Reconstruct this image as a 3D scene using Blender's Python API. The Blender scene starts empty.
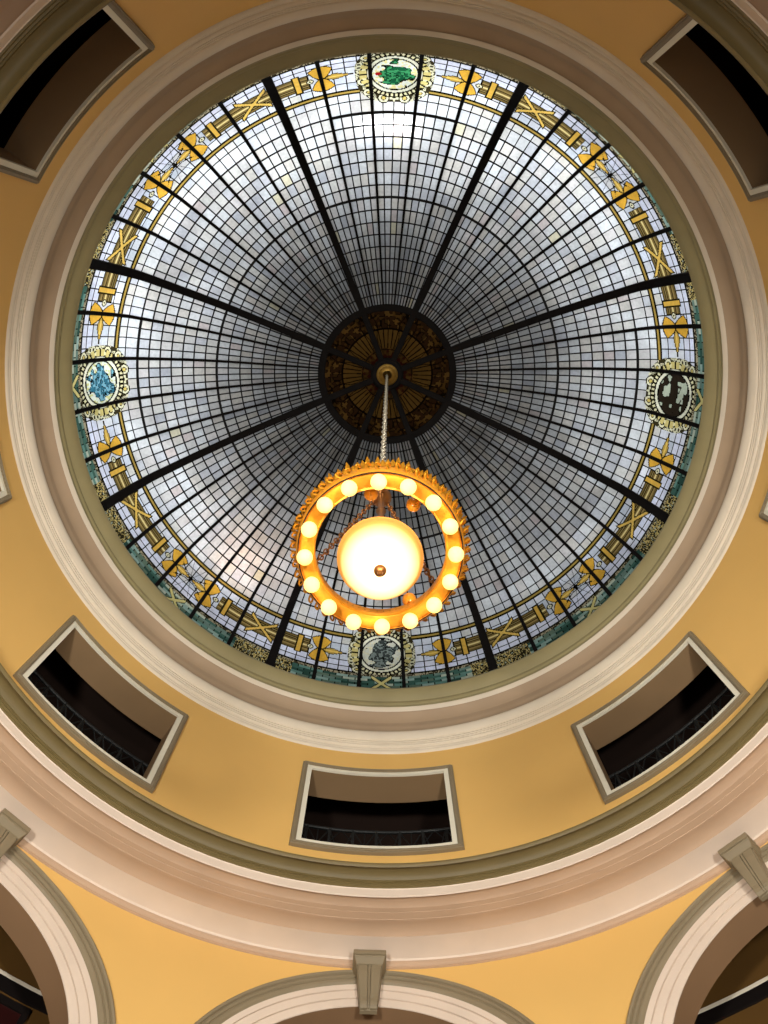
import bpy, bmesh, math, random
import numpy as np
from mathutils import Vector, Matrix
random.seed(7)
PI = math.pi
rad = math.radians
COL = bpy.context.scene.collection
AZ = rad(91.40)                       # azimuth of the window bay that faces the viewer; +Y is the lower edge of the view

# ------------------------------------------------------------------ helpers
def pol(r, deg, z):
    a = AZ + rad(deg)
    return (r*math.cos(a), r*math.sin(a), z)

def s2l(c):
    return tuple((x/12.92 if x <= .04045 else ((x+.055)/1.055)**2.4) for x in [v/255. for v in c])

def obj(name, verts, faces, mat, parent=None, smooth=False, mats=None):
    me = bpy.data.meshes.new(name)
    me.from_pydata([tuple(v) for v in verts], [], faces)
    me.update()
    if mats:
        for m in mats: me.materials.append(m)
    elif mat: me.materials.append(mat)
    if smooth:
        me.polygons.foreach_set('use_smooth', [True]*len(me.polygons))
    o = bpy.data.objects.new(name, me)
    COL.objects.link(o)
    if parent: o.parent = parent
    return o

class MB:
    def __init__(s): s.v = []; s.f = []
    def add(s, v, f):
        n = len(s.v); s.v += [tuple(x) for x in v]; s.f += [tuple(i+n for i in q) for q in f]
    def box(s, M, sx, sy, sz):
        v = [M @ Vector((x*sx/2, y*sy/2, z*sz/2)) for x in (-1,1) for y in (-1,1) for z in (-1,1)]
        s.add(v, [(0,1,3,2),(4,6,7,5),(0,4,5,1),(2,3,7,6),(0,2,6,4),(1,5,7,3)])
    def bar(s, a, b, w, d, up=Vector((0,0,1))):
        a = Vector(a); b = Vector(b); t = (b-a)
        if t.length < 1e-6: return
        x = t.normalized(); y = x.cross(up)
        if y.length < 1e-4: y = x.cross(Vector((1,0,0)))
        y.normalize(); z = x.cross(y)
        v = []
        for p in (a, b):
            for i, j in ((-1,-1),(1,-1),(1,1),(-1,1)):
                v.append(p + y*i*w/2 + z*j*d/2)
        s.add(v, [(0,1,2,3),(7,6,5,4),(0,4,5,1),(1,5,6,2),(2,6,7,3),(3,7,4,0)])
    def tube(s, pts, r, n=6, closed=False):
        pts = [Vector(p) for p in pts]; m = len(pts); base = len(s.v); prev = None
        for i, p in enumerate(pts):
            if closed: t = pts[(i+1) % m]-pts[i-1]
            else: t = pts[min(i+1, m-1)]-pts[max(i-1, 0)]
            t.normalize()
            if prev is None: nrm = t.orthogonal().normalized()
            else: nrm = (prev - t*prev.dot(t)).normalized()
            prev = nrm; bn = t.cross(nrm)
            rr = r[i] if isinstance(r, (list, tuple)) else r
            for k in range(n):
                a = 2*PI*k/n
                s.v.append(tuple(p + (nrm*math.cos(a)+bn*math.sin(a))*rr))
        for i in range(m if closed else m-1):
            for k in range(n):
                a = base+i*n+k; b = base+i*n+(k+1) % n
                j = (i+1) % m
                s.f.append((a, b, base+j*n+(k+1) % n, base+j*n+k))
        if not closed:
            s.f.append(tuple(base+k for k in range(n))[::-1]); s.f.append(tuple(base+(m-1)*n+k for k in range(n)))
    def lathe(s, prof, n=32, c=(0,0), a0=0, a1=360, cap=True):
        full = abs(a1-a0) >= 359.9; base = len(s.v); cnt = n if full else n+1; m = len(prof)
        for i in range(cnt):
            a = rad(a0+(a1-a0)*i/n)
            for r, z in prof: s.v.append((c[0]+r*math.cos(a), c[1]+r*math.sin(a), z))
        for i in range(n):
            j = (i+1) % cnt
            for k in range(m-1):
                s.f.append((base+i*m+k, base+j*m+k, base+j*m+k+1, base+i*m+k+1))
    def build(s, name, mat, parent=None, smooth=False):
        return obj(name, s.v, s.f, mat, parent, smooth)

def autosmooth(o, deg=35):
    me = o.data
    bm = bmesh.new(); bm.from_mesh(me)
    bmesh.ops.recalc_face_normals(bm, faces=bm.faces)
    for f in bm.faces: f.smooth = True
    for e in bm.edges:
        if len(e.link_faces) == 2 and e.calc_face_angle(0) > rad(deg): e.smooth = False
    bm.to_mesh(me); bm.free()
    return o

def bevel(o, w=.01, seg=2):
    m = o.modifiers.new('bevel', 'BEVEL'); m.width = w; m.segments = seg; m.limit_method = 'ANGLE'
    return o

def empty(name, loc=(0,0,0)):
    o = bpy.data.objects.new(name, None); COL.objects.link(o); o.location = loc
    o.empty_display_size = .3
    return o
def tag(o, label, cat, group=None):
    o['label'] = label; o['category'] = cat
    if group: o['group'] = group
    return o
def struct(o):
    o['kind'] = 'structure'; return o
def place(o, parent, loc=None):
    """parent o (built in world coordinates) under an Empty standing at loc"""
    o.parent = parent
    o.matrix_parent_inverse = Matrix.Translation(-Vector(parent.location))
    return o

# ------------------------------------------------------------------ materials
def paint(name, rgb, rough=.6, var=.05, scale=1.2, bump=.04, spec=.3):
    m = bpy.data.materials.new(name); m.use_nodes = True
    nt = m.node_tree; b = nt.nodes['Principled BSDF']
    b.inputs['Roughness'].default_value = rough
    b.inputs['Specular IOR Level'].default_value = spec
    tc = nt.nodes.new('ShaderNodeTexCoord')
    nz = nt.nodes.new('ShaderNodeTexNoise'); nz.inputs['Scale'].default_value = scale; nz.inputs['Detail'].default_value = 5
    nt.links.new(tc.outputs['Object'], nz.inputs['Vector'])
    cr = nt.nodes.new('ShaderNodeValToRGB')
    c = s2l(rgb)
    cr.color_ramp.elements[0].position = .3; cr.color_ramp.elements[1].position = .7
    cr.color_ramp.elements[0].color = tuple(x*(1-var) for x in c)+(1,)
    cr.color_ramp.elements[1].color = tuple(min(1, x*(1+var)) for x in c)+(1,)
    nt.links.new(nz.outputs['Fac'], cr.inputs['Fac']); nt.links.new(cr.outputs['Color'], b.inputs['Base Color'])
    if bump:
        n2 = nt.nodes.new('ShaderNodeTexNoise'); n2.inputs['Scale'].default_value = 60
        nt.links.new(tc.outputs['Object'], n2.inputs['Vector'])
        bp = nt.nodes.new('ShaderNodeBump'); bp.inputs['Strength'].default_value = bump; bp.inputs['Distance'].default_value = .01
        nt.links.new(n2.outputs['Fac'], bp.inputs['Height']); nt.links.new(bp.outputs['Normal'], b.inputs['Normal'])
    return m
def metal(name, rgb, rough=.35, metallic=1., var=.15, scale=14):
    m = paint(name, rgb, rough, var, scale, bump=.1)
    m.node_tree.nodes['Principled BSDF'].inputs['Metallic'].default_value = metallic
    return m
def emit(name, rgb, strength, base=(255,240,210)):
    m = bpy.data.materials.new(name); m.use_nodes = True
    b = m.node_tree.nodes['Principled BSDF']
    b.inputs['Base Color'].default_value = s2l(base)+(1,)
    b.inputs['Emission Color'].default_value = s2l(rgb)+(1,)
    b.inputs['Emission Strength'].default_value = strength
    b.inputs['Roughness'].default_value = .2
    return m
def stained(name, attr='tint', cloud=.42, refl=.2, scale=.5):
    """leaded art glass: translucent, per-piece colours from the mesh, streaky opalescent variation"""
    m = bpy.data.materials.new(name); m.use_nodes = True
    nt = m.node_tree; nt.nodes.clear(); L = nt.links.new
    out = nt.nodes.new('ShaderNodeOutputMaterial')
    at = nt.nodes.new('ShaderNodeAttribute'); at.attribute_name = attr
    tc = nt.nodes.new('ShaderNodeTexCoord')
    nz = nt.nodes.new('ShaderNodeTexNoise'); nz.inputs['Scale'].default_value = scale; nz.inputs['Detail'].default_value = 3
    nz.inputs['Roughness'].default_value = .55; nz.inputs['Distortion'].default_value = .6
    L(tc.outputs['Object'], nz.inputs['Vector'])
    mr = nt.nodes.new('ShaderNodeMapRange'); mr.inputs['From Min'].default_value = .3; mr.inputs['From Max'].default_value = .7
    mr.inputs['To Min'].default_value = 1-cloud; mr.inputs['To Max'].default_value = 1+cloud*.35
    L(nz.outputs['Fac'], mr.inputs['Value'])
    n2 = nt.nodes.new('ShaderNodeTexNoise'); n2.inputs['Scale'].default_value = 14; n2.inputs['Detail'].default_value = 2
    L(tc.outputs['Object'], n2.inputs['Vector'])
    m2 = nt.nodes.new('ShaderNodeMapRange'); m2.inputs['From Min'].default_value = .3; m2.inputs['From Max'].default_value = .7
    m2.inputs['To Min'].default_value = .88; m2.inputs['To Max'].default_value = 1.08
    L(n2.outputs['Fac'], m2.inputs['Value'])
    mu = nt.nodes.new('ShaderNodeMath'); mu.operation = 'MULTIPLY'; L(mr.outputs[0], mu.inputs[0]); L(m2.outputs[0], mu.inputs[1])
    vm = nt.nodes.new('ShaderNodeVectorMath'); vm.operation = 'SCALE'; L(at.outputs['Color'], vm.inputs[0]); L(mu.outputs[0], vm.inputs['Scale'])
    tr = nt.nodes.new('ShaderNodeBsdfTranslucent'); L(vm.outputs[0], tr.inputs['Color'])
    df = nt.nodes.new('ShaderNodeBsdfDiffuse'); L(vm.outputs[0], df.inputs['Color'])
    mx = nt.nodes.new('ShaderNodeMixShader'); mx.inputs[0].default_value = refl
    L(tr.outputs[0], mx.inputs[1]); L(df.outputs[0], mx.inputs[2])
    L(mx.outputs[0], out.inputs['Surface'])
    return m

YELLOW = paint('yellow_ochre_wall_paint', (224,178,102), .65, .035, .5)
CREAM = paint('cream_plaster', (220,206,186), .55, .04, 1.5)
CREAMP = paint('pinkish_cream_plaster', (220,200,182), .55, .04, 1.5)
TAN = paint('taupe_cornice_band', (168,144,118), .6, .05, 1.5)  # darker tone on the band between the cream moldings
TANP = paint('rose_tan_plaster', (188,156,128), .6, .05, 1.2)
OLIVE = paint('olive_painted_molding', (148,136,98), .5, .06, 2)
OLIVE_SHADED = paint('shaded_olive_molding', (112,96,60), .5, .06, 2)  # darker copy of the olive; the cove's shade is in the colour
OLIVEG = paint('grey_olive_molding', (134,119,94), .5, .05, 2)
FRAMEC = paint('ivory_casing_paint', (226,218,198), .5, .03, 2)
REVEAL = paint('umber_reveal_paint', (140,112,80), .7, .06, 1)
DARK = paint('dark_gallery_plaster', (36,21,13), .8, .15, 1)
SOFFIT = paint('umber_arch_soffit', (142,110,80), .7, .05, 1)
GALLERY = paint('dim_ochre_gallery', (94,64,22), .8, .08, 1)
BLACKW = paint('black_wood', (16,8,6), .6, .2, 3)
MAROON = paint('maroon_wood', (44,10,8), .5, .2, 3)
FLOORM = paint('marble_floor', (196,182,160), .3, .12, .8, spec=.5)
IRON = metal('wrought_iron', (30,31,31), .5, .3)
LEAD = metal('lead_came', (14,12,11), .7, .2)
RIBM = paint('black_dome_steel', (18,15,14), .8, .2, 4, spec=.08)
BRASS = metal('aged_brass', (150,118,58), .35)
CHAINM = metal('nickel_chain', (205,196,176), .4, .75)
GOLD = metal('gilded_ring', (226,150,42), .42, .55, .12, 20)
GOLDD = metal('gilded_leaf', (206,140,36), .4, .8, .2, 30)
BRONZE = metal('bronze_finial', (150,96,48), .4, .8)
GLASS = stained('leaded_art_glass')
AMBERG = stained('amber_art_glass', refl=.3, cloud=.2)
AMBER = emit('amber_lamp_cup', (220,130,30), .12, (190,120,30))

def glow_glass(name, rgb, mixd, e, edge=None):
    m = bpy.data.materials.new(name); m.use_nodes = True
    nt = m.node_tree; nt.nodes.clear(); L_ = nt.links.new
    out = nt.nodes.new('ShaderNodeOutputMaterial'); tr = nt.nodes.new('ShaderNodeBsdfTranslucent'); df = nt.nodes.new('ShaderNodeBsdfDiffuse')
    nz = nt.nodes.new('ShaderNodeTexNoise'); nz.inputs['Scale'].default_value = 5; cr = nt.nodes.new('ShaderNodeValToRGB')
    c = s2l(rgb); cr.color_ramp.elements[0].color = tuple(v*.92 for v in c)+(1,); cr.color_ramp.elements[1].color = c+(1,)
    L_(nz.outputs['Fac'], cr.inputs['Fac']); L_(cr.outputs['Color'], tr.inputs['Color']); L_(cr.outputs['Color'], df.inputs['Color'])
    if edge:                                             # colour shifts to amber towards the rim
        tc = nt.nodes.new('ShaderNodeTexCoord'); sp = nt.nodes.new('ShaderNodeSeparateXYZ'); L_(tc.outputs['Object'], sp.inputs[0])
        mr = nt.nodes.new('ShaderNodeMapRange'); mr.inputs['From Min'].default_value = edge[1]; mr.inputs['From Max'].default_value = edge[2]; L_(sp.outputs['Z'], mr.inputs['Value'])
        cm = nt.nodes.new('ShaderNodeMix'); cm.data_type = 'RGBA'; L_(mr.outputs[0], cm.inputs[0]); L_(cr.outputs['Color'], cm.inputs[6]); cm.inputs[7].default_value = s2l(edge[0])+(1,)
        L_(cm.outputs[2], tr.inputs['Color']); L_(cm.outputs[2], df.inputs['Color'])
    mx = nt.nodes.new('ShaderNodeMixShader'); mx.inputs[0].default_value = mixd
    L_(tr.outputs[0], mx.inputs[1]); L_(df.outputs[0], mx.inputs[2])
    if e:
        em = nt.nodes.new('ShaderNodeEmission'); em.inputs['Color'].default_value = s2l((255,228,150))+(1,); em.inputs['Strength'].default_value = e
        ad = nt.nodes.new('ShaderNodeAddShader'); L_(mx.outputs[0], ad.inputs[0]); L_(em.outputs[0], ad.inputs[1]); L_(ad.outputs[0], out.inputs['Surface'])
    else: L_(mx.outputs[0], out.inputs['Surface'])
    return m

# ------------------------------------------------------------------ shell: everything that turns about the dome's axis
NSEG = 180
def revolve(name, prof, mat, sub=4, deg=30):
    """prof: (r, z) list, revolved; sub: Catmull smoothing is left to the listed points"""
    b = MB(); b.lathe(prof, NSEG)
    o = b.build(name, mat); autosmooth(o, deg)
    return struct(o)
def arcp(p0, p1, bulge, n=6):
    """points from p0 to p1 with a circular-ish bulge (positive = towards the axis/below)"""
    (x0, y0), (x1, y1) = p0, p1; out = []
    dx, dy = x1-x0, y1-y0; L = math.hypot(dx, dy); nx, ny = dy/L, -dx/L
    for i in range(n+1):
        t = i/n; k = 4*t*(1-t)*bulge
        out.append((x0+dx*t+nx*k, y0+dy*t+ny*k))
    return out

# upper cornice round the dome's eye
revolve('trim_1', [(7.45,19.42),(6.80,19.30),(6.60,19.02)] + arcp((6.545,18.88),(6.67,18.64),.025)
        + [(6.715,18.60),(6.72,18.54)] + arcp((6.695,18.52),(6.695,18.42),.02,4) + [(6.71,18.40),(6.69,18.36),(6.695,18.29)], OLIVE)
revolve('trim_2', [(6.695,18.29),(6.70,18.27),(6.75,18.19),(6.755,18.185)], CREAM)
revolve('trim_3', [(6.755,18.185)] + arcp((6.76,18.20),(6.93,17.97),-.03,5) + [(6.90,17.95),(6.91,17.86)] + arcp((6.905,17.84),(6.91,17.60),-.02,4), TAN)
revolve('trim_4', [(6.91,17.60)] + arcp((6.885,17.56),(6.945,17.34),.03,6) + [(6.975,17.33),(6.975,17.29),(6.99,17.285),(6.99,17.25)]
        + arcp((7.01,17.245),(7.03,17.17),.02,4) + [(7.055,17.165),(7.055,17.13)] + arcp((7.065,17.12),(7.11,17.03),.02,4) + [(7.13,17.02)], CREAM)

# drum wall with eight window openings
WAZ = [.3, 44.35, 88.5, 134.3, 180, -134.4, -88.4, -44.0]
RW = 7.11; WO = 10.6; Z0, Z1, WZ0, WZ1 = 12.60, 17.06, 13.98, 16.18
def ring_wall():
    b = MB()
    azs = set(); W8 = sorted(a % 360 for a in WAZ)
    for i in range(8):
        w0 = W8[i]; w1 = W8[(i+1) % 8]+(360 if i == 7 else 0)
        azs |= {w0-WO+2*WO*j/20 for j in range(21)}
        azs |= {w0+WO+(w1-w0-2*WO)*j/20 for j in range(21)}
    azs = sorted(set(round(a % 360, 4) for a in azs)); zs = [Z0, WZ0, 15.1, WZ1, Z1]
    n = len(azs)
    for a in azs:
        for z in zs: b.v.append(pol(RW, a, z))
    for i in range(n):
        j = (i+1) % n
        a = azs[i]; a2 = azs[j] if j else azs[j]+360
        mid = min(abs(((a+a2)/2-w+180) % 360-180) for w in W8)
        for k in range(4):
            if k in (1, 2) and abs(mid) < WO: continue
            b.f.append((i*5+k, j*5+k, j*5+k+1, i*5+k+1))
    o = b.build('wall_drum', YELLOW, smooth=True)
    return struct(o)
ring_wall()

def arc_band(b, a0, a1, r0, r1, z0, z1, n=14):
    """solid curved block between two azimuths"""
    base = len(b.v)
    for i in range(n+1):
        a = a0+(a1-a0)*i/n
        for r, z in ((r0,z0),(r1,z0),(r1,z1),(r0,z1)): b.v.append(pol(r, a, z))
    for i in range(n):
        p = base+i*4; q = p+4
        for k in range(4): b.f.append((p+k, p+(k+1) % 4, q+(k+1) % 4, q+k))
    b.f.append((base, base+3, base+2, base+1)); e = base+n*4; b.f.append((e, e+1, e+2, e+3))
def frame_ring(b, az, wi, wo, zi0, zo0, zi1, zo1, rin, rout):
    """picture-frame ring on the cylinder: inner half-width wi, outer wo (degrees)"""
    n = 16; loop = []
    def side(h, z0, z1):
        pts = [(-h+2*h*i/n, z0) for i in range(n+1)] + [(h, z0+(z1-z0)*i/4) for i in range(1, 4)] \
            + [(h-2*h*i/n, z1) for i in range(n+1)] + [(-h, z1+(z0-z1)*i/4) for i in range(1, 4)]
        return pts
    I = side(wi, zi0, zi1); O = side(wo, zo0, zo1); m = len(I); base = len(b.v)
    for k in range(m):
        b.v.append(pol(rout, az+O[k][0], O[k][1])); b.v.append(pol(rin, az+O[k][0], O[k][1]))
        b.v.append(pol(rin, az+I[k][0], I[k][1])); b.v.append(pol(rout, az+I[k][0], I[k][1]))
    for k in range(m):
        p = base+k*4; q = base+((k+1) % m)*4
        for t in range(4): b.f.append((p+t, q+t, q+(t+1) % 4, p+(t+1) % 4))
for k in range(8):
    az = WAZ[k]
    b = MB()                                           # reveals of the opening
    RD = 7.69; n = 16
    for i in range(n+1):
        a = az-WO+2*WO*i/n
        b.v += [pol(RW-.005, a, WZ1), pol(RD, a, WZ1), pol(RW-.005, a, WZ0), pol(RD, a, WZ0)]
    for i in range(n):
        p = i*4; b.f += [(p, p+1, p+5, p+4), (p+2, p+6, p+7, p+3)]
    b.f += [(0, 2, 3, 1), (n*4, n*4+1, n*4+3, n*4+2)]
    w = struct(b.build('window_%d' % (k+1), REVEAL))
    b = MB()
    frame_ring(b, az, 11.3, 12.12, 13.87, 13.78, 16.26, 16.33, RW-.075, RW+.02)
    frame_ring(b, az, 11.5, 11.9, 13.85, 13.80, 16.28, 16.31, RW-.10, RW-.05)
    bevel(b.build('outer_molding', OLIVEG, w), .012)
    b = MB()
    frame_ring(b, az, WO-.03, 11.4, WZ0-.005, 13.86, WZ1+.005, 16.27, RW-.05, RW+.02)
    b.build('inner_casing', FRAMEC, w)

# dim gallery behind the windows
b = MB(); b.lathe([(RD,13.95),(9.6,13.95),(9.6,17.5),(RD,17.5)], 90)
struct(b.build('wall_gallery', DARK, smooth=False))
b = MB()
for k in range(8):
    w0 = sorted(a % 360 for a in WAZ)[k]; w1 = sorted(a % 360 for a in WAZ)[(k+1) % 8]+(360 if k == 7 else 0)
    aa = [w0+WO+(w1-w0-2*WO)*i/10 for i in range(11)]
    for i in range(10):
        p = len(b.v); b.v += [pol(RD, aa[i], 13.95), pol(RD, aa[i+1], 13.95), pol(RD, aa[i+1], 17.5), pol(RD, aa[i], 17.5)]
        b.f.append((p, p+1, p+2, p+3))
b2 = [k for k in range(8)]
for k in b2:
    aa = [WAZ[k]-WO+2*WO*i/10 for i in range(11)]
    for i in range(10):
        p = len(b.v); b.v += [pol(RD, aa[i], WZ1), pol(RD, aa[i+1], WZ1), pol(RD, aa[i+1], 17.5), pol(RD, aa[i], 17.5)]
        b.f.append((p, p+1, p+2, p+3))
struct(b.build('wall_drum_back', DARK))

# iron railings standing in the gallery behind the openings
RAILLAB = {0: 'black iron lattice railing seen in the window opening directly below the chandelier',
           1: 'black iron lattice railing in the lower left window opening of the drum',
           7: 'black iron lattice railing in the lower right window opening of the drum'}
for k in (0, 1, 7):
    az = WAZ[k]; RR = 7.80; zb, zt = 14.0, 15.38
    e = empty('gallery_railing', pol(RR, az, zb))
    tag(e, RAILLAB[k], 'railing', 'iron railings behind the drum windows')
    def P(d, z): return pol(RR, az+d, z)
    H = 13.0
    for nm, z, w in (('top_rail', zt, .06), ('middle_rail', 14.92, .03), ('bottom_rail', 14.42, .04)):
        b = MB(); b.tube([P(-H+2*H*i/24, z) for i in range(25)], w/2*1.2, 6)
        place(b.build(nm, IRON, smooth=True), e)
    step = 3.25
    for i in range(9):
        d = -H+step*i
        b = MB(); b.bar(P(d, 13.97), P(d, zt+.03), .05, .05, Vector((0,0,1)))
        place(b.build('post', IRON), e)
    b = MB()
    for i in range(8):
        d0 = -H+step*i; d1 = d0+step; dm = (d0+d1)/2
        z0, z1 = 14.44, zt; zm = (z0+z1)/2
        if i % 2 == 0:
            b.tube([P(d0, z0), P(dm, zm), P(d1, z1)], .014, 5); b.tube([P(d0, z1), P(dm, zm), P(d1, z0)], .014, 5)
            b.tube([P(dm, z0), P(dm, z1)], .012, 5); b.tube([P(d0, zm), P(d1, zm)], .012, 5)
            b.tube([tuple(Vector(P(dm+.55*math.cos(t), zm+.07*math.sin(t)))) for t in [2*PI*q/10 for q in range(10)]], .012, 5, True)
        else:
            b.tube([P(d0, z1), P(dm, z0+.1), P(d1, z1)], .014, 5)
            b.tube([P(d0, zm+.1), P(dm, z1), P(d1, zm+.1)], .014, 5)
            b.tube([P(d0, z0), P(dm, zm), P(d1, z0)], .012, 5)
    place(b.build('lattice', IRON), e)

# lower cornice and soffit
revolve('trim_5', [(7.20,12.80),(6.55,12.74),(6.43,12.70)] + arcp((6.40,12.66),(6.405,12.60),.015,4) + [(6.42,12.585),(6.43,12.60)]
        + arcp((6.44,12.62),(6.66,12.60),-.05,8) + [(6.665,12.575),(6.69,12.575),(6.69,12.555),(6.715,12.55),(6.72,12.525),(6.745,12.52)], OLIVE_SHADED)
revolve('trim_6', [(6.745,12.52),(6.755,12.51),(6.765,12.38),(6.785,12.37)], CREAMP)
revolve('trim_7', [(6.785,12.37),(6.79,12.40)] + arcp((6.80,12.41),(6.98,12.40),-.02,5) + [(6.99,12.392),(7.06,12.385),(7.065,12.378),(7.17,12.366),(7.175,12.360)]
        + arcp((7.185,12.358),(7.44,12.31),-.03,6), TANP)
revolve('trim_8', arcp((7.44,12.31),(7.81,12.275),-.015,5) + [(7.82,12.265),(7.825,12.245)] , CREAMP)
revolve('trim_9', [(7.825,12.245),(7.83,12.25),(7.84,12.24)] + arcp((7.845,12.235),(7.87,12.19),.008,4) + [(7.872,12.175),(7.865,12.15),(7.90,12.14)], TANP)

# arcade wall
RH = 7.89
ARCH = [.6, 44.3, 88.9, 133.7, 180, -133.7, -88.3, -43.0]
RO, ZO, RI, ZI = 2.80, 9.27, 2.22, 9.24
def hw(R, zc, arc):
    return None
b = MB()
As = sorted(a % 360 for a in ARCH)
for i in range(8):                                      # one bay from arch centre to arch centre
    a0 = As[i]; a1 = As[(i+1) % 8]+(360 if i == 7 else 0)
    n = 60; cols = []
    for j in range(n+1):
        a = a0+(a1-a0)*j/n
        d = min(a-a0, a1-a)*PI/180*RH
        zb = ZO+math.sqrt(max(0, (RO-.06)**2-d*d)) if d < RO-.06 else 0
        cols.append((a, zb))
    base = len(b.v)
    for a, zb in cols: b.v += [pol(RH, a, zb), pol(RH, a, 12.30)]
    for j in range(n): b.f.append((base+j*2, base+j*2+2, base+j*2+3, base+j*2+1))
struct(b.build('wall_arcade', YELLOW, smooth=True))

def arch_path(R, zc, n=110):
    P = [(-R, 0.0), (-R, zc*.5)]+[(-R*math.cos(PI*i/n), zc+R*math.sin(PI*i/n)) for i in range(n+1)]+[(R, zc*.5), (R, 0.0)]
    return P
def arch_sweep(name, az, prof, mat, parent=None):
    """prof: list of (offset inwards from RO, projection towards the axis); swept round the arch"""
    b = MB(); rows = []
    for off, pr in prof:
        R = RO-off; zc = ZO+(ZI-ZO)*off/(RO-RI)
        rows.append([pol(RH-pr, az+math.degrees(x/RH), z) for x, z in arch_path(R, zc)])
    m = len(rows[0])
    for rr in rows: b.v += rr
    for i in range(len(rows)-1):
        for j in range(m-1): b.f.append((i*m+j, i*m+j+1, (i+1)*m+j+1, (i+1)*m+j))
    o = b.build(name, mat, parent); autosmooth(o, 25); return o
tn = 10
for i, az in enumerate(ARCH):
    t = struct(arch_sweep('trim_%d' % (tn+i), az, [(0,-.02),(0,.065),(.02,.08),(.045,.07),(.055,.045),(.085,.06),(.11,.055),(.12,.035),(.15,.045),(.185,.035),(.20,.02),(.215,.012)], OLIVEG))
    arch_sweep('flat_bands', az, [(.215,.016),(.30,.016),(.302,-.014),(.322,-.014),(.324,.012),(.44,.012),(.442,-.018),(.462,-.018),(.464,.008),(.575,.008),(.58,-.008)], CREAMP, t)
    b = MB(); P = arch_path(RI, ZI)                     # soffit of the arch
    for x, z in P:
        a = az+math.degrees(x/RH); b.v += [pol(RH+.008, a, z), pol(8.37, a, z)]
    for j in range(len(P)-1): b.f.append((j*2, j*2+2, j*2+3, j*2+1))
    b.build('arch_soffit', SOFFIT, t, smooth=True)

# keystones
KL = {0: 'grey olive scrolled keystone on the arch straight below the chandelier',
      1: 'grey olive keystone cut off by the left edge of the photo', 7: 'grey olive keystone on the arch at the lower right'}
KAZ = {0: .85, 1: 44.35, 7: -42.95}
def slab(b, az, zt, zb, wt, wb, p0t, p1t, p0b, p1b, off=0):
    """tapering block: z top/bottom, width top/bottom (m), radial positions r inner/outer"""
    v = []
    for z, w, ri, ro in ((zt, wt, p1t, p0t), (zb, wb, p1b, p0b)):
        for r in (ri, ro):
            for s_ in (-1, 1):
                v.append(pol(r, az+math.degrees((s_*w/2+off)/RH), z))
    b.add(v, [(0,1,3,2),(4,6,7,5),(0,4,5,1),(2,3,7,6),(0,2,6,4),(1,5,7,3)])
for k in (0, 1, 7):
    az = KAZ[k]
    e = empty('keystone', pol(7.7, az, 11.1))
    tag(e, KL[k], 'keystone', 'keystones over the arches')
    b = MB()
    slab(b, az, 12.10, 12.02, .52, .52, 7.92, 7.49, 7.92, 7.49)
    slab(b, az, 12.02, 11.99, .49, .48, 7.92, 7.515, 7.92, 7.525)
    slab(b, az, 11.99, 11.93, .48, .41, 7.92, 7.525, 7.92, 7.60)
    place(bevel(b.build('cap', OLIVEG), .008), e)
    b = MB()                                            # scrolled body: side profile swept, three reeds
    prof = [(11.94,7.60),(11.80,7.60),(11.65,7.615),(11.50,7.635),(11.38,7.65),(11.31,7.645),(11.26,7.655),(11.23,7.69),(11.225,7.75)]
    def body(off, wt, wb, dr, dz=0.):
        base = len(b.v)
        for z, r in prof:
            t = (11.94-z)/.72; w = wt+(wb-wt)*t; o_ = off*(1+(wb/wt-1)*t)
            for rr in (r+dr, 7.93):
                for s_ in (-1, 1): b.v.append(pol(rr+dz, az+math.degrees((s_*w/2+o_)/RH), (z if rr < 7.9 else max(z, 11.455))+dz))
        for i in range(len(prof)-1):
            p = base+i*4; q = p+4
            b.f += [(p, p+1, q+1, q), (p+2, q+2, q+3, p+3), (p, q, q+2, p+2), (p+1, p+3, q+3, q+1)]
        b.f += [(base, base+2, base+3, base+1)]; q = base+(len(prof)-1)*4; b.f += [(q, q+1, q+3, q+2)]
    body(0, .39, .25, .045)
    body(-.105, .15, .10, 0, .006); body(.105, .15, .10, 0, .006); body(0, .035, .025, -.005, .011)
    place(bevel(b.build('scroll_body', OLIVEG), .012), e)

# ambulatory behind the arches
b = MB()
for i in range(8):
    a0 = As[i]; a1 = As[(i+1) % 8]+(360 if i == 7 else 0); n = 40; base = len(b.v)
    for j in range(n+1):
        a = a0+(a1-a0)*j/n; d = min(a-a0, a1-a)*PI/180*RH
        zb = ZI+math.sqrt(max(0, RI*RI-d*d)) if d < RI else 0
        b.v += [pol(8.37, a, zb), pol(8.37, a, 13.5)]
    for j in range(n): b.f.append((base+j*2, base+j*2+1, base+j*2+3, base+j*2+2))
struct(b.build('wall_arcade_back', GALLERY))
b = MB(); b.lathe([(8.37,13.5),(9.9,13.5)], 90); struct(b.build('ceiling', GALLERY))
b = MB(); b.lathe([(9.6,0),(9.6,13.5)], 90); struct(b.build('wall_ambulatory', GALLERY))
o = revolve('trim_20', [(9.6,11.87),(9.57,11.865),(9.57,11.82),(9.58,11.80)], CREAM)
o = revolve('trim_21', [(9.58,11.80),(9.565,11.795),(9.565,11.59),(9.6,11.58)], BLACKW)
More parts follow.
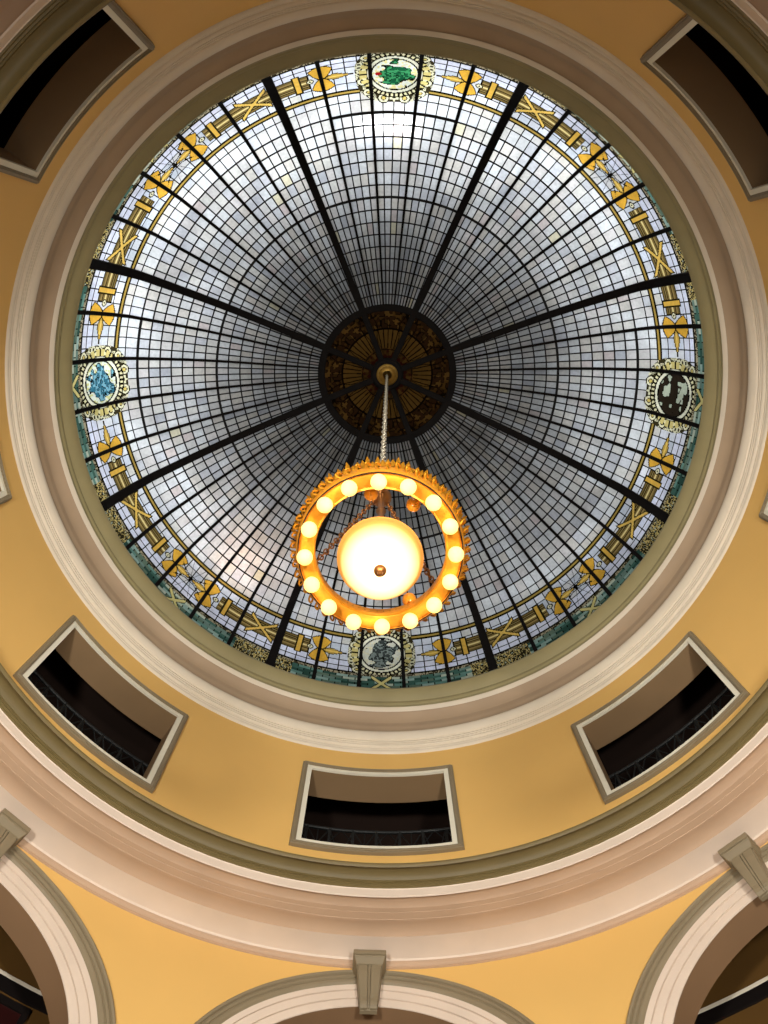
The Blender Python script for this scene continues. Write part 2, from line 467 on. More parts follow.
# dark framed panels on the far wall
for az, lab in ((36.0, 'dark maroon framed wall panel seen through the lower left arch'),):
    e = empty('wall_panel', pol(9.5, az, 9.6)); tag(e, lab, 'wall panel')
    b = MB(); arc_band(b, az-3.6, az+3.6, 9.54, 9.6, 8.6, 11.36, 8); place(b.build('panel', MAROON), e)
    b = MB()
    for a0, a1, z0, z1 in ((az-4.2,az-3.6,8.4,11.48),(az+3.6,az+4.2,8.4,11.48),(az-4.2,az+4.2,11.36,11.48),(az-4.2,az+4.2,8.4,8.6)):
        arc_band(b, a0, a1, 9.51, 9.6, z0, z1, 8)
    place(b.build('frame', BLACKW), e)
b = MB(); b.lathe([(0,0),(9.6,0)], 90); struct(b.build('floor', FLOORM))
# opaque roof deck over gallery and ambulatory, outside the view
b = MB(); b.lathe([(7.40,19.44),(9.7,19.0),(9.7,-.1)], 90); struct(b.build('wall_outer', DARK))

# ------------------------------------------------------------------ the stained-glass dome
S = 24.
K = [(0,.984),(.0777,.9735),(.1905,.932),(.260,.869),(.275,.842),(.283,.812),(.289,.78),(.294,.725)]
def catmull(K, n=24):
    P = [np.array([-K[1][0], K[1][1]])]+[np.array(k) for k in K]
    P.append(2*P[-1]-P[-2]); out = []
    for i in range(1, len(P)-2):
        p0, p1, p2, p3 = P[i-1:i+3]
        for t in np.arange(n)/n:
            out.append(.5*((2*p1)+(-p0+p2)*t+(2*p0-5*p1+4*p2-p3)*t*t+(-p0+3*p1-3*p2+p3)*t**3))
    out.append(P[-2]); return np.array(out)
Q = catmull(K); QR = Q[:,0]*S; QZ = Q[:,1]*S+1.6
QS = np.r_[0, np.cumsum(np.hypot(np.diff(QR), np.diff(QZ)))]
def prof(s): return float(np.interp(s, QS, QR)), float(np.interp(s, QS, QZ))
def dome(s, deg, lift=0.):
    """point on the glass; lift moves it inwards (towards the room)"""
    r, z = prof(s)
    r1, z1 = prof(min(s+.02, QS[-1])); r0, z0 = prof(max(s-.02, 0))
    tx, tz = r1-r0, z1-z0; L = math.hypot(tx, tz); nx, nz = tz/L, -tx/L   # inward/down normal
    return pol(r+nx*lift, deg, z+nz*lift)

# --- colours of the glass (sRGB)
WHITE = [(214,218,228),(205,208,216),(196,198,204),(222,224,230),(206,212,226),(206,205,206),(200,198,192),(190,196,206)]
def vnoise(x, y, seed=0):
    xi = np.floor(x).astype(int); yi = np.floor(y).astype(int); fx = x-xi; fy = y-yi
    def h(a, b): 
        v = np.sin(a*127.1+b*311.7+seed*74.7)*43758.5453
        return v-np.floor(v)
    fx = fx*fx*(3-2*fx); fy = fy*fy*(3-2*fy)
    return (h(xi,yi)*(1-fx)+h(xi+1,yi)*fx)*(1-fy)+(h(xi,yi+1)*(1-fx)+h(xi+1,yi+1)*fx)*fy
def hcell(a, b, seed=0):
    v = np.sin(a*91.7+b*57.3+seed*13.1)*9375.123
    return v-np.floor(v)
M_DEG = .1234                                            # metres per degree round the band
def band_colour(az, s, quad):
    """az in degrees (-22.5..67.5 within a quarter), s metres down the dome; returns (n,3) sRGB 0-255"""
    n = az.shape; C = np.zeros(n+(3,)); 
    def put(mask, c):
        C[mask] = c
    LEADC = (18,16,12); DK = (40,34,18); GOLDC = (222,170,62); GOLDB = (196,150,58); CR = (226,222,186)
    a45 = np.abs(((az+45) % 90)-45)                      # 0 at medallion, 45 at flower
    X = a45*M_DEG; Y = s-8.47
    # base cells
    ci = np.floor(az/2.25); SR = [7.39,7.72,8.10,8.76,8.98,9.20]
    row = np.zeros(n); 
    for v in SR: row += (s > v)
    r = hcell(ci, row, 3)
    base = np.array(WHITE, float); plain = np.array([(206,208,210),(200,202,204),(194,193,192),(208,211,214),(202,199,198),(200,196,190),(190,192,198),(204,203,199)], float)
    C[:] = np.where((s < 7.74)[..., None], plain[(r*7.99).astype(int)], base[(r*7.99).astype(int)])
    outer = s > 8.75; C[outer] = C[outer]*.35+np.array((228,230,250))*.65
    m = np.abs((az/2.25)-np.round(az/2.25))*2.25*M_DEG < .020
    for v in SR: m |= np.abs(s-v) < .020
    put(m, LEADC)
    # double gold line
    g = (np.abs(s-7.74) < .085) & (a45 > 6.6)
    put(g, (30,26,14)); put((np.abs(s-7.74) < .04) & (a45 > 6.6), (160,134,66)); put((np.abs(s-7.74) < .008) & (a45 > 6.6), DK)
    # fasces bundle
    w = (a45 > 15.9) & (a45 < 37.2) & (np.abs(Y) < .30)
    put(w, DK)
    st = np.floor((Y+.27)/.077); fr = (Y+.27)/.077-st
    w2 = (a45 > 16.0) & (a45 < 37.1) & (np.abs(Y) < .27) & (fr > .16)
    pal = np.array([(116,96,52),(150,130,80),(120,98,54),(226,206,140),(124,102,56),(146,122,72),(104,88,50)], float)
    C[w2] = pal[np.clip(st, 0, 6).astype(int)][w2]
    for ac in (18.0, 35.4):                              # clasps
        d = np.abs(a45-ac)*M_DEG
        put((d < .095) & (np.abs(Y) < .37), DK); put((d < .05) & (np.abs(Y) < .33), (216,172,74))
    dx = (a45-26.7)*M_DEG                                # crossed ribbons
    for sg in (-1, 1):
        d = np.abs(Y-sg*dx*.95)/1.38
        put((d < .072) & (np.abs(dx) < .40), DK)
    for sg in (-1, 1):
        d = np.abs(Y-sg*dx*.95)/1.38
        put((d < .038) & (np.abs(dx) < .37), (222,184,92))
    # axes either side of medallion and flower
    for ac, dr in ((13.4, 1), (40.3, -1)):               # dr: +1 shaft lies at larger angle
        x = (a45-ac)*M_DEG*dr                            # positive towards the shaft
        yy = np.abs(Y)
        inn = 5.4*x*x+.015; lim = .50-1.9*x*x
        put((yy < lim+.045) & (yy > inn-.055) & (np.abs(x) < .33), DK); put((yy < lim) & (yy > inn) & (np.abs(x) < .28), GOLDC)
        ring = np.hypot(x-.27, Y)
        put(ring < .095, DK); put(ring < .06, CR); put(ring < .022, DK)
        tl = .72 if dr > 0 else .60                       # spear leaf towards medallion or flower
        t = np.clip((-x-.08)/(tl-.08), 0, 1)
        hwid = np.where(t < .4, .11*np.sin(PI/2*t/.4), .11*((1-t)/.6)**1.6)
        on = (-x > .08) & (-x < tl)
        arc = np.abs(np.hypot(x+.34, Y)-.20)
        put(on & (yy < hwid+.032), DK); put(on & (yy < hwid), (186,152,72)); put(on & (yy < hwid*.35), (226,190,96))
    # star flower at 45
    fx = (a45-45)*M_DEG; fr_ = np.hypot(fx, Y); ang = np.arctan2(Y, np.abs(fx))
    rays = np.abs(np.sin(ang*5.0))*fr_ 
    put((fr_ < .66) & (rays < .030) & (np.abs(fx) < .52), LEADC)
    lens = np.abs(np.abs(Y)-.10-1.0*fx*fx)
    put((np.abs(fx) < .42) & (lens < .018), LEADC)
    put(fr_ < .07, LEADC)
    # medallion
    ex = X/.52; ey = (s-8.37)/.62; er = np.hypot(ex, ey); an = np.arctan2(ey, ex)
    fy = np.where(s < 8.37, (8.37-s)/1.07, (s-8.37)/.98)
    frame = (np.abs(X/.90)**3+fy**3) < 1
    sc = vnoise(X*7.5+3, s*7.5, 5); r2 = np.hypot(X/.84, fy*1.04)
    put(frame, (52,46,28)); put(frame & (np.abs(sc-.5) < .19), (214,210,176)); put(frame & (np.abs(sc-.5) < .04), DK)
    for cxx, cyy in ((.62,-.72),(.62,.70),(.26,-.95),(.74,-.30)):   # scroll eyes
        q = np.hypot(X-cxx, s-8.37-cyy)
        put(q < .15, (30,26,16)); put(q < .125, (222,218,184)); put(q < .07, (36,30,18)); put(q < .045, (208,186,104))
    put(er < 1.53, (30,26,14))
    bead = np.floor(an/(2*PI)*40); bf = an/(2*PI)*40-bead
    put((er > 1.30) & (er < 1.46) & (np.abs(bf-.5) < .27), (222,214,170))
    b2 = an/(2*PI)*26; b2 = b2-np.floor(b2)
    put((np.abs(X) > .60) & (np.abs(s-8.37) < .50) & (er > 1.24) & (er < 1.56) & (np.abs(b2-.5) < .33), (206,190,120))
    put((er > 1.06) & (er < 1.21), (232,230,206))
    ins = er < 1.0
    sx = az*M_DEG; sx = ((az+45) % 90-45)*M_DEG
    v1 = vnoise(sx*7+quad*11, s*7, quad+1); v2 = vnoise(sx*19, s*19, quad+7)
    P4 = {2: [(232,236,222),(26,92,58),(64,150,96),(236,226,160)],    # green tree
          1: [(222,228,214),(52,108,128),(120,172,190),(206,206,140)],  # blue
          3: [(34,30,26),(22,20,18),(58,52,44),(190,198,176)],         # dark
          0: [(206,206,190),(60,66,64),(120,130,124),(214,208,176)]}[quad]
    core = np.hypot(ex/.86, (ey+.05)/.95)+.7*(v1-.5)
    put(ins, P4[0] if quad != 3 else (44,36,28))
    if quad == 3:
        put(ins & (v1 > .70), P4[3]); put(ins & (np.abs(v1-.7) < .03), LEADC); put(ins & (np.abs(ex) < .35) & (ey > .25) & (ey < .62) & (v2 > .35), P4[3])
    else:
        put(ins & (core < .78), P4[1]); put(ins & (core < .78) & (v2 > .52), P4[2]); put(ins & (core < .78) & (np.abs(v2-.5) < .05), LEADC)
        put(ins & (core > .78) & (v2 > .62), P4[3]); put(ins & (np.abs(core-.80) < .035), LEADC)
    put(np.abs(er-1.02) < .03, LEADC)
    if quad == 2: put((np.hypot(sx+.38, s-8.37) < .07), (170,30,30))
    # sea-green border
    gb = s > 9.22
    rr_ = np.floor((s-9.22)/.10); rf = (s-9.22)/.10-rr_; cc = np.floor((az+rr_*1.3)/2.6); cf = (az+rr_*1.3)/2.6-cc
    hc = hcell(cc, rr_, 9)
    G = np.array([(72,108,96),(110,150,138),(158,184,172),(104,124,106),(54,84,74),(196,204,182),(116,140,128)], float)
    C[gb] = G[(hc*6.99).astype(int)][gb]
    put(gb & ((rf < .2) | (cf < .08)), (30,36,28))
    sb = (s > 9.22) & (s < 9.33); v = vnoise(az*5, s*30, 2)
    put(sb, (62,54,38)); put(sb & (v > .5), (170,158,128))
    hz = gb & (a45 > 18.2) & (a45 < 30.5) & (s > 9.30)   # gilt interlace by the main ribs
    v = vnoise(az*4.2, s*17, 4)
    put(hz, (48,42,28)); put(hz & (np.abs(v-.5) < .11), (206,184,116)); put(hz & (v > .84), (180,190,170))
    for a0 in (0, 45):
        dx = (a45-a0)*M_DEG if a0 else X
        dx2 = np.where(a0 == 0, X, a45*M_DEG-45*M_DEG)
        d = np.abs(np.abs(s-9.63)-np.abs(dx2)*1.15)/1.5
        put(gb & (d < .07) & (np.abs(dx2) < .27), DK); put(gb & (d < .042) & (np.abs(dx2) < .25), (228,214,140))
    return C
def srgb2lin(c):
    c = np.clip(c/255., 0, 1)
    return np.where(c <= .04045, c/12.92, ((c+.055)/1.055)**2.4)
def grid_mesh(name, azs, ss, colfun, mat):
    """curved sheet, one colour per face"""
    na, ns = len(azs), len(ss)
    r = np.interp(ss, QS, QR); z = np.interp(ss, QS, QZ)
    A = AZ+np.radians(azs)
    V = np.stack([np.outer(np.cos(A), r), np.outer(np.sin(A), r), np.repeat(z[None], na, 0)], -1).reshape(-1, 3)
    i, j = np.meshgrid(np.arange(na-1), np.arange(ns-1), indexing='ij')
    p = (i*ns+j).ravel(); F = np.stack([p, p+1, p+1+ns, p+ns], -1)
    me = bpy.data.meshes.new(name); me.vertices.add(len(V)); me.vertices.foreach_set('co', V.ravel())
    me.loops.add(F.size); me.loops.foreach_set('vertex_index', F.ravel().astype(np.int32))
    me.polygons.add(len(F)); me.polygons.foreach_set('loop_start', np.arange(0, F.size, 4, dtype=np.int32))
    me.polygons.foreach_set('use_smooth', np.ones(len(F), bool))
    me.update(calc_edges=True); me.validate()
    ca, cs = (azs[:-1]+azs[1:])/2, (ss[:-1]+ss[1:])/2
    GA, GS = np.meshgrid(ca, cs, indexing='ij')
    c = srgb2lin(colfun(GA, GS)).reshape(-1, 3)
    at = me.attributes.new('tint', 'FLOAT_COLOR', 'FACE')
    at.data.foreach_set('color', np.c_[c, np.ones(len(c))].ravel().astype(np.float32))
    me.materials.append(mat)
    return me

S_OC, S2, S1, SB, SE = 1.90, 4.77, 7.04, 7.10, 10.6
rows = list(np.linspace(S_OC, S2, 10))+list(np.linspace(S2, S1, 8)[1:])
skylight = empty('stained_glass_dome', (0, 0, 19.3))
skylight.rotation_euler = (0, 0, rad(-.15))
tag(skylight, 'great round stained glass dome with black radiating ribs at the centre of the ceiling', 'skylight')

def upper_col(seed):
    def f(A, Sg):
        ci = np.floor(A/2.25+.001); ri = np.searchsorted(np.array(rows), Sg)
        h = hcell(ci, ri, seed); h2 = hcell(ci*3, ri*7, seed+5)
        W = np.array([(206,208,210),(200,202,204),(194,193,192),(208,211,214),(202,199,198),(200,196,190),(190,192,198),(204,203,199)], float)
        C = W[(h*7.99).astype(int)].copy()
        C[h2 > .975] = (198,188,186); C[h2 < .025] = (180,183,190); C[(h2 > .5) & (h2 < .507)] = (212,206,180)
        return C
    return f
ss_up = np.array(sorted(set(list(np.round(rows, 4)))))
ss_band = np.linspace(S1, SE, 108)
meshes = {}
for k in range(40):                                      # 40 glass panels between the bars
    az0 = k*9-4.5
    q, off = divmod(k, 10)                               # quarter; 0,10,20,30 carry medallions
    quad = {0: 0, 10: 1, 20: 2, 30: 3}.get(k)
    key = ('m', quad) if quad is not None else ('c', k % 10)
    if key not in meshes:
        azs = np.linspace(az0, az0+9, 81)
        qd = quad if quad is not None else 0
        lo = grid_mesh('glass_border', azs, ss_band, lambda A, Sg: band_colour(A, Sg, qd), GLASS)
        meshes[key] = (lo, az0)
    me, azm = meshes[key]
    up = grid_mesh('glass_panel', np.linspace(az0, az0+9, 5), ss_up, upper_col(k), GLASS)
    po = bpy.data.objects.new('glass_panel', up); COL.objects.link(po); po.parent = skylight
    po.matrix_parent_inverse = Matrix.Translation((0,0,-19.3))
    bo = bpy.data.objects.new('glass_border', me); COL.objects.link(bo); bo.parent = po
    bo.rotation_euler = (0, 0, rad(az0-azm))
    if quad is not None:
        bo['label'] = {0: 'border glass with a grey and cream oval medallion', 1: 'border glass with a blue oval medallion',
                       2: 'border glass with a green tree oval medallion', 3: 'border glass with a dark brown oval medallion'}[quad]
    # lead cames of this panel
    b = MB()
    for j in (1, 2, 3):
        a = az0+j*2.25; pts = [dome(s, a, .008) for s in np.linspace(S_OC, S1, 14)]
        for p, q2 in zip(pts[:-1], pts[1:]): b.bar(p, q2, .032, .02, Vector(pol(1, a, 0))*0+Vector((0,0,1)))
    for i, s in enumerate(rows[1:]):
        big = abs(s-S2) < .01 or (abs(s-S1) < .01 and k % 10 in (0, 1, 9))
        for j in range(4):
            p = dome(s, az0+j*2.25, .008); q2 = dome(s, az0+(j+1)*2.25, .008)
            b.bar(p, q2, .06 if big else .034, .035 if big else .02)
    lo = b.build('lead_cames', LEAD); lo.parent = po

def rib(name, deg, w0, w1, d, s0, s1, parent, mat):
    b = MB(); N = 34; base = 0
    for i in range(N+1):
        s = s0+(s1-s0)*i/N; w = w0+(w1-w0)*i/N
        r, _ = prof(s)
        for lift, sg in ((-.02,-1),(d,-1),(d,1),(-.02,1)):
            p = Vector(dome(s, deg, lift)); a = AZ+rad(deg)
            p += Vector((-math.sin(a), math.cos(a), 0))*sg*w/2
            b.v.append(tuple(p))
    for i in range(N):
        p = i*4; q = p+4
        for t in range(4): b.f.append((p+t, p+(t+1) % 4, q+(t+1) % 4, q+t))
    b.f += [(0,3,2,1), (N*4, N*4+1, N*4+2, N*4+3)]
    o = b.build(name, mat); place(o, parent); return o
for k in range(8): rib('main_rib', 22.5+45*k, .15, .215, .12, .35, SE-.1, skylight, RIBM)
for k in range(40):
    a = 4.5+9*k
    if abs(((a-22.5) % 45)) < .1 or abs(((a-22.5) % 45)-45) < .1: continue
    rib('glazing_bar', a, .045, .095, .05, S_OC, SE-.1, skylight, RIBM)
# oculus: ring, eight amber segments, hub
b = MB(); 
pr = []
for s, l in ((1.76,0),(1.76,.11),(1.95,.11),(1.95,0)):
    r, z = prof(s); pr.append((r, z-l))
b.lathe(pr+[pr[0]], 96); o = b.build('oculus_ring', RIBM); place(autosmooth(o), skylight)
def oc_col(A, Sg):
    a = ((A+22.5) % 45)-22.5; t = np.abs(a); C = np.zeros(A.shape+(3,)); C[:] = (150,108,44)
    x = a*Sg*PI/180
    h = hcell(np.floor(a/4.2), np.floor(Sg/.22), 2); P = np.array([(104,74,34),(88,62,30),(120,88,44),(78,56,28)], float)
    C[:] = P[(h*3.99).astype(int)]
    v = vnoise(x*14+9, Sg*14, 3)
    band = (Sg > 1.28); C[band & (v > .5)] = (64,42,24); C[band & (np.abs(v-.5) < .07)] = (24,16,8)
    pet = (Sg > .72) & (Sg < 1.24)
    C[pet] = (124,92,44); k = np.abs((a/6.5)-np.round(a/6.5))*6.5*Sg*PI/180
    C[pet & (k < .014)] = (20,14,8)
    arcs = np.abs(Sg-1.26+.0*x); C[arcs < .02] = (20,14,8); C[np.abs(Sg-.70) < .018] = (20,14,8)
    mid = (Sg < .70); C[mid & (v > .55)] = (72,30,22)
    C[np.abs(t-15-2*np.sin(Sg*8)) < .5] = (24,16,8)
    return C
azs = np.linspace(-22.5, 22.5, 73); ocm = grid_mesh('oculus_glass', azs, np.linspace(.30, 1.80, 60), oc_col, AMBERG)
for k in range(8):
    o = bpy.data.objects.new('oculus_glass', ocm); COL.objects.link(o); o.parent = skylight
    o.matrix_parent_inverse = Matrix.Translation((0,0,-19.3)); o.rotation_euler = (0,0,rad(45*k))
ztop = prof(.3)[1]
b = MB(); b.lathe([(0,ztop+.02),(.46,ztop+.0),(.46,ztop-.10),(.40,ztop-.16),(0,ztop-.16)], 48)
place(b.build('hub', RIBM), skylight)

# ------------------------------------------------------------------ chandelier
CX, CZ = -.11, 8.08
ch = empty('chandelier', (CX, 0, 7.6))
tag(ch, 'gilded ring chandelier with sixteen lit globes around a glowing bowl, hung on a long chain', 'chandelier')
c0 = (CX, 0)
zt = ztop-.16
b = MB(); b.lathe([(0,zt+.01),(.275,zt+.01),(.295,zt-.02),(.30,zt-.05),(.28,zt-.07),(.255,zt-.075),(.25,zt-.10),(.20,zt-.13),(.13,zt-.15),(.12,zt-.19),(.06,zt-.24),(.03,zt-.30),(0,zt-.31)], 48)
o = b.build('ceiling_boss', BRASS); place(autosmooth(o, 40), ch)
# chain, leaning a hair to the side as it hangs
b = MB(); p0 = Vector((-.01, 0, zt-.27)); p1 = Vector((CX, 0, 10.45)); N = 128; L = (p1-p0).length; ll = L/N
for i in range(N):
    c = p0.lerp(p1, (i+.5)/N); t = []
    ax = Vector((1,0,0)) if i % 2 else Vector((0,1,0))
    ax = (Matrix.Rotation(i*.35, 3, 'Z') @ Vector((1,0,0))) if i % 2 else (Matrix.Rotation(i*.35+PI/2, 3, 'Z') @ Vector((1,0,0)))
    for q in range(10):
        a = 2*PI*q/10
        t.append(c+ax*math.cos(a)*.036+Vector((0,0,1))*math.sin(a)*(ll*.66))
    b.tube(t, .011, 5, True)
place(b.build('chain', CHAINM, smooth=True), ch)
# central stem / upper hub
b = MB(); b.lathe([(0,10.5),(.03,10.46),(.05,10.38),(.035,10.3),(.09,10.22),(.11,10.14),(.07,10.05),(.03,10.0),(.028,9.6),(.05,9.55),(.028,9.5),(.026,9.1),(.07,9.02),(.085,8.94),(.05,8.86),(0,8.84)], 20, c0)
place(autosmooth(b.build('stem', BRONZE), 50), ch)
# suspension chains from the hub to the ring
def small_chain(name, a, c, r=.02, wire=.007, nl=18, par=ch, mat=BRONZE):
    b = MB(); a = Vector(a); c = Vector(c); d = (c-a); L = d.length/nl; u = d.normalized(); o1 = u.orthogonal().normalized(); o2 = u.cross(o1)
    for i in range(nl):
        m = a.lerp(c, (i+.5)/nl); ax = o1 if i % 2 else o2
        b.tube([m+ax*math.cos(t)*r+u*math.sin(t)*L*.66 for t in [2*PI*q/8 for q in range(8)]], wire, 5, True)
    return place(b.build(name, mat, smooth=True), par)
for k in range(3):
    a = rad(160+120*k)
    small_chain('suspension_chain', (CX+.07*math.cos(a), .07*math.sin(a), 10.15), (CX+.62*math.cos(a), .62*math.sin(a), 8.5), .024, .008, 26)
# ring body: inner wall, flat underside with moldings, outer wall
prof_ring = [(.575,8.33),(.555,8.32),(.545,8.22),(.54,8.18),(.548,8.16),(.56,8.165),(.575,8.155),(.66,8.155),(.672,8.17),(.685,8.155),(.695,8.165),(.703,8.20),(.703,8.36),(.715,8.38),(.715,8.41),(.70,8.43),(.60,8.34),(.575,8.33)]
b = MB(); b.lathe(prof_ring, 120, c0)
ringo = place(autosmooth(b.build('ring_band', GOLD), 35), ch)
b = MB(); b.lathe([(.676,8.156),(.679,8.150),(.684,8.150),(.687,8.156)], 120, c0); o = b.build('dark_line', BLACKW); place(o, ch)
# leafy cresting along the outer edge
b = MB(); NL = 110
for i in range(NL):
    a = 2*PI*i/NL; er = Vector((math.cos(a), math.sin(a), 0)); et = Vector((-math.sin(a), math.cos(a), 0)); up = Vector((0,0,1))
    base = Vector((CX, 0, 8.27+random.uniform(-.02,.05)))+er*.70
    big = (1.0 if i % 2 == 0 else .7)*random.uniform(.75, 1.2)
    hgt = .09*big; out = .07*big
    P0 = base-et*.013; P1 = base+et*.013
    M0 = base+up*hgt*.5+er*(out*.35+.012)
    t0 = base+up*hgt+er*out
    L0 = base+up*hgt*.55+er*out*.6-et*.019; L1 = base+up*hgt*.55+er*out*.6+et*.019
    bk = base+up*hgt*.5-er*.0+er*out*.2
    n = len(b.v); b.v += [tuple(v) for v in (P0, P1, L1, t0, L0, M0, bk)]
    b.f += [(n,n+1,n+5),(n+1,n+2,n+5),(n+2,n+3,n+5),(n+3,n+4,n+5),(n+4,n,n+5),(n+1,n,n+6),(n+2,n+1,n+6),(n+3,n+2,n+6),(n+4,n+3,n+6),(n,n+4,n+6)]
    # curled scroll below each second leaf
    if i % 2 == 0:
        pts = [base+er*(.02+.03*math.sin(t))+up*(-.02-.012*t)+et*(.02*math.cos(t*1.3)) for t in [q*.7 for q in range(7)]]
        b.tube(pts, .009, 5)
o = b.build('leaf_cresting', GOLDD); o.parent = ringo
# beaded scrollwork on the inner wall
b = MB()
for i in range(64):
    a = 2*PI*(i+.5)/64
    c = Vector((CX+.553*math.cos(a), .553*math.sin(a), 8.25))
    b.tube([c+Vector((0,0,.035)), c, c+Vector((0,0,-.035))], [.005,.010,.005], 6)
o = b.build('inner_beading', GOLDD); o.parent = ringo
# globes
gl_v = MB(); 
gp = [(0,-.066)]+[(.0665*math.sin(t), -.0665*math.cos(t)) for t in [PI*q/14 for q in range(1, 13)]]+[(.026,.066)]
gl_v.lathe(gp, 28); GLOBE = glow_glass('frosted_globe_lit', (255,234,168), .4, .36)
gme = gl_v.build('globe', GLOBE, smooth=True)
sk = MB(); sk.lathe([(.020,.058),(.036,.064),(.040,.078),(.034,.088),(.044,.094),(.044,.10),(.0,.10)], 20); ske = autosmooth(sk.build('socket', GOLDD), 40)
GB = .10
for k in range(16):
    a = AZ+rad(22.5*k)+rad(-2.6)
    g = gme if k == 0 else gme.copy(); s_ = ske if k == 0 else ske.copy()
    if k: COL.objects.link(g); COL.objects.link(s_)
    bl = bpy.data.lights.new('globe_bulb', 'POINT'); bl.energy = GB; bl.color = (1,.86,.55); bl.shadow_soft_size = .018
    bo_ = bpy.data.objects.new('globe_bulb', bl); COL.objects.link(bo_); bo_.parent = g
    g.parent = ch; g.location = (.619*math.cos(a), .619*math.sin(a), CZ-7.6)
    s_.parent = g; s_.location = (0,0,0)
# small amber cups on scroll brackets inside the ring
for i, (x, y, z) in enumerate(((-.19,-.44,8.40),(.17,-.34,8.42),(.14,.50,8.36))):
    b = MB(); b.lathe([(0,z-.05),(.02,z-.045),(.05,z-.02),(.062,z+.02),(.06,z+.06),(.05,z+.06),(.0,z+.0)], 18, (x, y))
    cup = place(autosmooth(b.build('lamp_cup', AMBER), 60), ch)
    b = MB(); d = Vector((x-CX, y, 0)); u = d.normalized(); e1 = Vector((CX, 0, 8.36))+u*.535
    b.tube([Vector((x, y, z-.04)), (Vector((x,y,z))+e1)/2+Vector((0,0,-.06)), e1], .009, 6)
    o = b.build('bracket', GOLDD); o.parent = cup; o.matrix_parent_inverse = cup.matrix_parent_inverse.copy() if False else Matrix()
# the bowl
BZ = 7.99
bowl_prof = [(.345,BZ+.035),(.352,BZ+.02),(.350,BZ),(.335,BZ-.012),(.325,BZ-.02)]+[(.325*math.cos(t), BZ-.02-.27*math.sin(t)) for t in [PI/2*q/14 for q in range(1, 14)]]+[(.012,BZ-.29)]
inner = [(max(r-.012, .0), z+.012) for r, z in bowl_prof[::-1]]
b = MB(); b.lathe(bowl_prof, 64, c0)
place(b.build('bowl', glow_glass('alabaster_bowl_glass', (255,226,176), .4, .0, ((206,150,78), BZ-.20, BZ-.06)), smooth=True), ch)
b = MB(); b.lathe([(.318,BZ+.03),(.333,BZ+.045),(.345,BZ+.045),(.345,BZ+.03)], 64, c0); place(b.build('bowl_rim', GOLD, smooth=True), ch)
b = MB(); b.lathe([(0,BZ-.37),(.016,BZ-.365),(.024,BZ-.345),(.018,BZ-.33),(.04,BZ-.318),(.048,BZ-.305),(.05,BZ-.29),(.03,BZ-.27),(0,BZ-.27)], 24, c0)
place(autosmooth(b.build('finial', BRONZE), 50), ch)
for k in range(3):
    a = rad(160+120*k)
    small_chain('bowl_chain', (CX+.05*math.cos(a), .05*math.sin(a), 8.92), (CX+.333*math.cos(a), .333*math.sin(a), BZ+.04), .012, .005, 16)

# ------------------------------------------------------------------ lights
def point(name, loc, power, color, r=.1):
    l = bpy.data.lights.new(name, 'POINT'); l.energy = power; l.color = color; l.shadow_soft_size = r
    o = bpy.data.objects.new(name, l); COL.objects.link(o); o.location = loc; return o
def area(name, loc, target, power, color, sx, sy=None):
    l = bpy.data.lights.new(name, 'AREA'); l.energy = power; l.color = color
    l.shape = 'RECTANGLE' if sy else 'DISK'; l.size = sx
    if sy: l.size_y = sy
    o = bpy.data.objects.new(name, l); COL.objects.link(o); o.location = loc
    o.rotation_euler = (Vector(target)-Vector(loc)).to_track_quat('-Z', 'Y').to_euler(); return o
WARM = (1., .985, .92)
point('bowl_bulb', (CX, 0, BZ-.15), 9, (1., .90, .68), .03)
for k in range(8):
    a = rad(45*k+10); point('ring_fill_light', (CX+.60*math.cos(a), .60*math.sin(a), 7.90), 1.6, (1., .86, .60), .06)  # added points under the ring that carry the globes' light to it
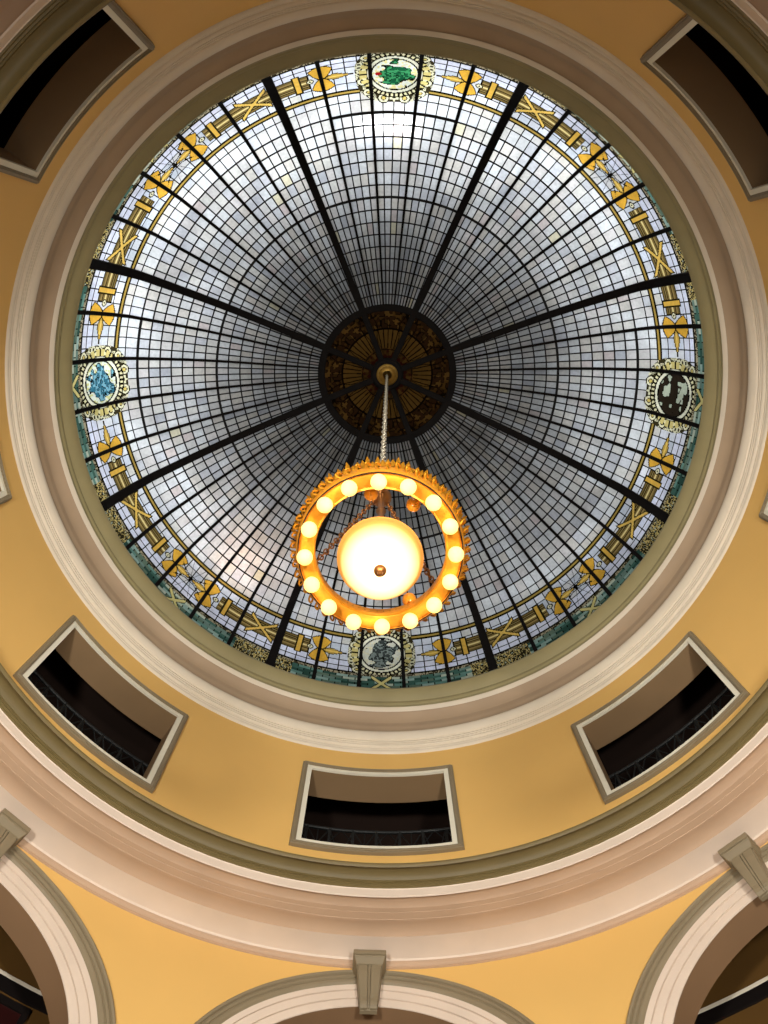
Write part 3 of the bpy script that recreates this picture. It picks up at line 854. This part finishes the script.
# lamps of the hall below, and added spots
for sx_ in (-1, 1):                                      # added unseen spots brightening the far side of the hall
    l = bpy.data.lights.new('hall_fill_spot', 'SPOT'); l.energy = 4900; l.color = WARM; l.spot_size = rad(84); l.spot_blend = .7; l.shadow_soft_size = .6
    o = bpy.data.objects.new('hall_fill_spot', l); COL.objects.link(o); o.location = (3.2*sx_, -5.6, 1.9)
    o.rotation_euler = (Vector((0, 6.0, 16.6))-o.location).to_track_quat('-Z', 'Y').to_euler()
for k in range(6):
    a = rad(60*k+30); point('hall_lamp', (5.6*math.cos(a), 5.6*math.sin(a), 2.6), 70, WARM, .35)
for y_, tg, pw in ((-6.5, 6.9, 1200), (6.5, -6.9, 380)):    # added unseen spots above the lower cornice, brightening the drum wall
    l = bpy.data.lights.new('drum_fill_spot', 'SPOT'); l.energy = pw; l.color = WARM; l.spot_size = rad(110); l.spot_blend = .8; l.shadow_soft_size = .35
    o = bpy.data.objects.new('drum_fill_spot', l); COL.objects.link(o); o.location = (0, y_, 13.0)
    o.rotation_euler = (Vector((0, tg, 15.4))-o.location).to_track_quat('-Z', 'Y').to_euler()
# daylight behind the dome: clerestory openings of the outer drum
for k in range(12):
    a = rad(30*k+15); up = -math.sin(a); lf = -math.cos(a)   # brightest towards -Y and -X
    pw = 208*(1+.55*up+.2*lf)
    area('clerestory_daylight', (9.9*math.cos(a), 9.9*math.sin(a), 23.8), (4.5*math.cos(a), 4.5*math.sin(a), 21.8), pw, (.93, .97, 1.), 4.6, 2.6)
area('attic_backlight', dome(6.7, 178.9, -.16), dome(6.7, 178.9, 0), 40, (1,1,1), 1.15, .2)
area('attic_backlight', dome(6.7, 38, -1.3), dome(6.9, 38, 0), 24, (1.,.62,.40), .9, .9)  # added light behind the glass, standing in for a warm reflection on it

w = bpy.data.worlds.new('sky'); bpy.context.scene.world = w; w.use_nodes = True
w.node_tree.nodes['Background'].inputs[0].default_value = (.86,.84,.86,1); w.node_tree.nodes['Background'].inputs[1].default_value = .018

# ------------------------------------------------------------------ camera (solved from the photograph)
f = 829.
z = Vector(((384.47-384)/f, (300-512)/f, 1)).normalized()
x = Vector((1,0,0))-z*z.x; x.normalize(); y = z.cross(x)
R3 = Matrix((x, y, z))                                   # world <- camera(image x right, y down, z forward)
cx, cy, cz = R3.col[0], -R3.col[1], -R3.col[2]           # blender camera axes
cam = bpy.data.cameras.new('camera'); co = bpy.data.objects.new('camera', cam); COL.objects.link(co)
M = Matrix((cx, cy, cz)).transposed().to_4x4(); M.translation = Vector((-.00318*S, -.0845*S, 1.6))
co.matrix_world = M
cam.sensor_fit = 'HORIZONTAL'; cam.sensor_width = 36; cam.lens = f/768*36; cam.clip_end = 200
sc = bpy.context.scene; sc.camera = co
sc.view_settings.view_transform = 'Standard'; sc.view_settings.look = 'None'; sc.view_settings.exposure = 0; sc.view_settings.gamma = 1
sc.view_settings.use_curve_mapping = False
sc.cycles.use_denoising = True
sc.cycles.max_bounces = 6; sc.cycles.diffuse_bounces = 3
sc.cycles.sample_clamp_indirect = 4
